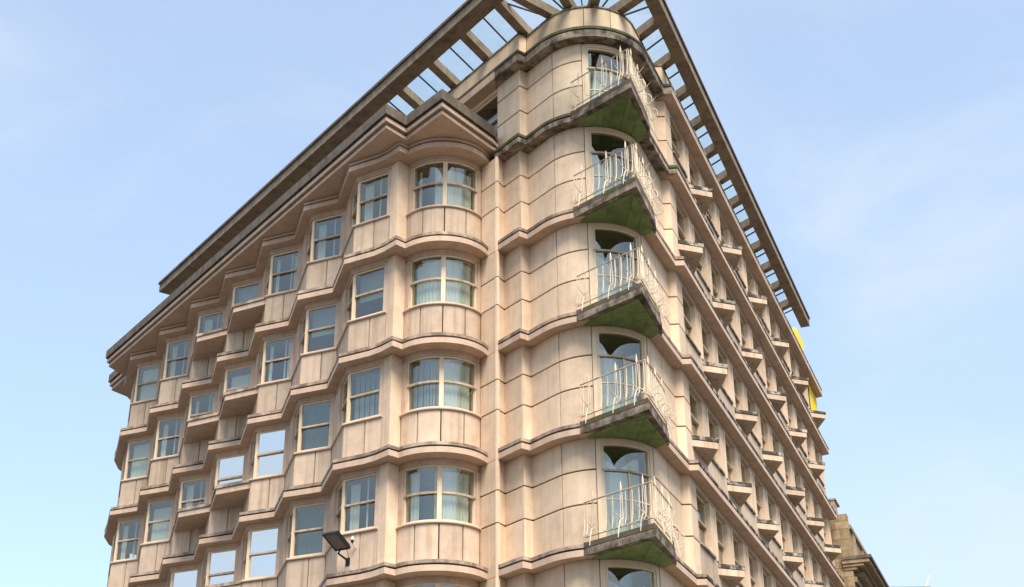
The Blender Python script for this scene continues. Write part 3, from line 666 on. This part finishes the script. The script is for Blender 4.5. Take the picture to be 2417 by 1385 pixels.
for (x, y) in fb:
    d = (Vector((x, y))-NC).normalized(); rafter(NC+d*1.0, NC+d*(ray_to_frame(d)+0.02), 0.035, 'glazing_bar', 0.25, 0.30, 'dark')
# glass lights lying on the rafters
for k in range(len(lefts)-1):
    a, b = on_left(lefts[k]+0.12), on_left(lefts[k+1]-0.12)
    obj('glass_pane', G().prism([b, a, a+LRD*3.0, b+LRD*3.0], fh+0.012, fh+0.02).mesh('glass_pane', 'roofglass'), FRM, (0, 0, fz))
for k in range(len(rights)-1):
    if rights[k+1] > (i0[2]-i0[1]).length: break
    a, b = on_right(rights[k]+0.12), on_right(rights[k+1]-0.12)
    obj('glass_pane', G().prism([a, b, b+RRD*2.4, a+RRD*2.4], fh+0.012, fh+0.02).mesh('glass_pane', 'roofglass'), FRM, (0, 0, fz))
fa = [on_left(lefts[0]-0.12)]+[i0[1]]+[on_right(rights[0]-0.1)]
obj('glass_pane', G().prism([fa[0], fa[1], fa[2], NC+Vector((0.9, -0.6)), NC+Vector((-0.6, -0.8))], fh+0.012, fh+0.02).mesh('glass_pane', 'roofglass'), FRM, (0, 0, fz))

obj('end_wall', G().slab([rp(RLEN-0.05), rp(RLEN-0.05, -4.0)], 0.0, B(0)-0.5, 0.0, -0.15).mesh('end_wall', 'panel'), BP)
# yellow pier and roof block at the far end of the right front
obj('end_pier', G().panel([rp(RLEN-2.0, 0.03), rp(RLEN+0.02, 0.03)], SILL, 2.6, 0.0, -0.03).mesh('end_pier', 'yellow'), BP, (0, 0, B(1)))
obj('roof_block', G().prism([rp(23.4, -1.6), rp(23.4, -0.02), rp(25.2, -0.02), rp(25.2, -1.6)], PZ+0.004, PZ+0.75).mesh('roof_block', 'yellow'), BP)
# small vent by the floodlight
vp = wt(7)+FACE.normalized()*0.93; fn = Vector((FACE.y, -FACE.x)).normalized()
obj('vent', G().slab([vp, vp+FACE.normalized()*0.16], B(5)+0.05, B(5)+0.13, 0.03, -0.02).mesh('vent', 'black'), BP)

# ------------------------------------------------------------------ floodlight and camera on the bay next to the corner
r_ = Vector((-0.12, 0.95, 0.28)); TLc = Vector((-5.12, 35.36, 12.1))-r_*0.25
fu, fv = Vector((0.43, -0.445, -0.07)), Vector((0.33, 0.38, -0.34)); fnm = fu.cross(fv).normalized()
if fnm.z > 0: fnm = -fnm
fc = TLc+fu/2+fv/2
wm = Vector((-4.43, 35.64, 11.42))                     # foot of the bracket on the wall
FLD = thing('floodlight', 'black square floodlight on a bent bracket below the bay window beside the bow windows', 'floodlight', wm)
g = G(); g.box(fc-fnm*0.03, fu/2, fv/2, fnm*0.03); g.box(fc-fnm*0.08, fu*0.42, fv*0.42, fnm*0.03)
for a, b in ((fu, fv), (fv, fu)):
    for sg in (-1, 1): g.box(fc+a*0.47*sg+fnm*0.008, a*0.03, b*0.5, fnm*0.012)
obj('housing', g.mesh('housing', 'black'), FLD)
obj('lamp_glass', G().box(fc+fnm*0.004, fu*0.43, fv*0.43, fnm*0.003).mesh('lamp_glass', 'lampglass'), FLD)
ja = fc+fv*0.36-fnm*0.06
wo = Vector((-0.4, -0.917, 0))
g = G(); g.tube([wm+wo*-0.02, wm+wo*0.14+Vector((0, 0, 0.05)), wm+wo*0.30+Vector((-0.12, 0, 0.16)), ja], [0.03, 0.028, 0.028, 0.026], 8)
g.box(wm+wo*0.0, (0.06, -0.026, 0), wo*0.03, (0, 0, 0.11)); g.box(ja, fu.normalized()*0.1, fnm*0.02, fv.normalized()*0.03)
obj('bracket', g.mesh('bracket', 'black'), FLD)
g = G(); cpts = [ja+fu*0.15]+[ja.lerp(wm, t)+fu*0.25*(1-t)+Vector((0.05, -0.05, -0.25*math.sin(t*math.pi)*0.5)) for t in (0.25, 0.5, 0.75)]+[wm+wo*0.03+Vector((0.03, 0, -0.05)), wm+Vector((-0.02, 0, -0.25))]
obj('cable', G().tube(cpts, 0.008, 5).mesh('cable', 'black'), FLD)
cm = Vector((-4.22, 35.53, 11.78))
CCT = thing('security_camera', 'small dark camera with a white cap on a stub arm right of the floodlight', 'camera', cm)
obj('arm', G().tube([cm+wo*-0.06, cm+wo*0.10, cm+wo*0.22+Vector((0.0, 0, 0.10))], 0.018, 8).mesh('arm', 'white'), CCT)
hd_ = cm+wo*0.22+Vector((0.0, 0, 0.14))
obj('cap', G().tube([hd_+Vector((0, 0, 0.02)), hd_+Vector((0, 0, 0.06)), hd_+Vector((0, 0, 0.12))], [0.045, 0.04, 0.012], 12).mesh('cap', 'white'), CCT)
obj('dome', G().tube([hd_+Vector((0, 0, 0.02)), hd_+Vector((0, 0, -0.03)), hd_+Vector((0, 0, -0.07))], [0.042, 0.042, 0.018], 12).mesh('dome', 'black'), CCT)

# ------------------------------------------------------------------ old stone building beyond the far end of the right front
rq = lambda s, o=0.0: rp(s, o+0.33)
NB = thing('stone_building', 'old brown sandstone building with bracketed cornice beyond the far end', 'building', (rq(28).x, rq(28).y, 0))
S0, S1 = 27.55, 50.0
nb = lambda *a: [rq(S0, a[0]), rq(S1, a[0]), rq(S1, a[1]), rq(S0, a[1])]
obj('wall', G().prism([rq(S0+0.03, -9), rq(S1, -9), rq(S1, 0.40), rq(S0+0.03, 0.40)], 0, 18.1).mesh('wall', 'sandstone'), NB)
rb = random.Random(5); z = 10.0; n_ = 0
while z < 20.6:
    h = min(rb.uniform(0.36, 0.52), 20.7-z); o1 = 0.43
    cut = -0.35+(0.38 if n_ % 2 else 0.18)
    for (oa, ob) in ((-0.9, cut), (cut, o1)):
        if ob-oa > 0.1:
            obj('stone_block', G().prism([rq(S0-0.02+rb.uniform(0, 0.015), oa+0.006), rq(S0-0.02+rb.uniform(0, 0.015), ob-0.006), rq(S0+0.5, ob-0.006), rq(S0+0.5, oa+0.006)], z+0.006, z+h-0.006).mesh('stone_block', 'sandstone'), NB)
    z += h; n_ += 1
obj('lead_cap', G().prism([rq(S0-0.02, -0.5), rq(S0-0.05, -0.05), rq(S0+0.7, -0.05), rq(S0+0.7, -0.5)], 20.71, 21.4).prism([rq(S0-0.06, -0.55), rq(S0-0.08, 0.02), rq(S0+1.2, 0.02), rq(S0+1.2, -0.55)], 21.4, 21.48).mesh('lead_cap', 'liplight'), NB)
obj('parapet', G().prism([rq(S0+0.55, -0.2), rq(S0+0.55, 0.40), rq(S1, 0.40), rq(S1, -0.2)], 18.5, 20.1).prism([rq(S0+0.45, -0.25), rq(S0+0.45, 0.50), rq(S1, 0.50), rq(S1, -0.25)], 20.1, 20.3).mesh('parapet', 'sandstone', 'coping'), NB)
for j in range(7):
    s = S0+1.2+j*3.0; obj('parapet_pier', G().prism([rq(s, 0.38), rq(s, 0.47), rq(s+0.8, 0.47), rq(s+0.8, 0.38)], 18.62, 20.09).mesh('parapet_pier', 'sandstone'), NB)
def cor(o0, o1, z0, z1, m, ds=0.0): return [rq(S0-0.05-ds, o0), rq(S0-0.05-ds, o1), rq(S1, o1), rq(S1, o0)], z0, z1, m
g = G()
for a in (cor(0.0, 0.62, 18.02, 18.16, 0), cor(0.0, 0.95, 18.16, 18.28, 0, 0.05), cor(0.0, 1.22, 18.30, 18.48, 0, 0.1), cor(0.0, 1.33, 18.48, 18.62, 1, 0.14)): g.prism(*a)
obj('cornice', g.mesh('cornice', 'sandstone', 'coping'), NB)
br = G().prism([rq(S0+0.5, 0.40), rq(S0+0.5, 0.85), rq(S0+0.68, 0.85), rq(S0+0.68, 0.40)], 17.78, 18.01).mesh('bracket', 'sandstone')
for j in range(28): obj('bracket', br, NB, (RD.x*0.5*j, RD.y*0.5*j, 0))
obj('architrave', G().prism([rq(S0+0.03, 0.40), rq(S0+0.03, 0.55), rq(S1, 0.55), rq(S1, 0.40)], 17.45, 17.70).mesh('architrave', 'sandstone'), NB)
wm_ = G().prism([rq(S0+1.9, 0.39), rq(S0+1.9, 0.50), rq(S0+2.1, 0.50), rq(S0+2.1, 0.39)], 13.5, 17.2).prism([rq(S0+3.5, 0.39), rq(S0+3.5, 0.50), rq(S0+3.7, 0.50), rq(S0+3.7, 0.39)], 13.5, 17.2).prism([rq(S0+1.8, 0.39), rq(S0+1.8, 0.56), rq(S0+3.8, 0.56), rq(S0+3.8, 0.39)], 17.2, 17.44).mesh('window_surround', 'sandstone')
wg = G().prism([rq(S0+2.1, 0.36), rq(S0+2.1, 0.408), rq(S0+3.5, 0.408), rq(S0+3.5, 0.36)], 13.6, 17.2).mesh('pane', 'mirror')
for j in range(6):
    w = obj('window_surround', wm_, NB, (RD.x*3.4*j, RD.y*3.4*j, 0)); obj('pane', wg, w, (RD.x*3.4*j, RD.y*3.4*j, 0))
# ------------------------------------------------------------------ roof and pole of a building further off
FB = thing('green_roofed_building', 'far narrow building with green roof edge and slanting pole at the lower right', 'building', (27, 94, 0))
obj('wall', G().prism([(25.2, 91), (27.6, 91), (27.6, 99), (25.2, 99)], 0, 23.9).mesh('wall', 'sandstone'), FB)
g = G(); b0 = [(24.9, 90.2), (27.9, 90.2), (27.9, 99.5), (24.9, 99.5)]
g.prism(b0, 23.9, 24.50); g.v += [(25.2, 91, 24.50), (27.6, 91, 24.50), (27.6, 99, 24.50), (25.2, 99, 24.50), (26.2, 95, 25.3), (26.6, 95, 25.3)]
n0 = len(g.v)-6
for q in ((0, 1, 5, 4), (1, 2, 5), (2, 3, 4, 5), (3, 0, 4)): g.f.append(tuple(n0+i for i in q)); g.m.append(0)
obj('roof', g.mesh('roof', 'copper'), FB)
obj('pole', G().tube([(27.3, 90.6, 23.6), (28.05, 90.6, 25.35)], [0.07, 0.04], 8).mesh('pole', 'frame'), FB)

# ------------------------------------------------------------------ ground
struct('street', G().prism([(-400, -400), (400, -400), (400, 600), (-400, 600)], -0.3, 0.0).mesh('street', 'asphalt'))
pv = [V2(p) for p in ((-21, 58), (-18.5, 51), (2.5, 24), (5.5, 30), (23, 75), (21, 76))]
struct('pavement', G().prism(pv, 0.0, 0.12).mesh('pavement', 'paving'))
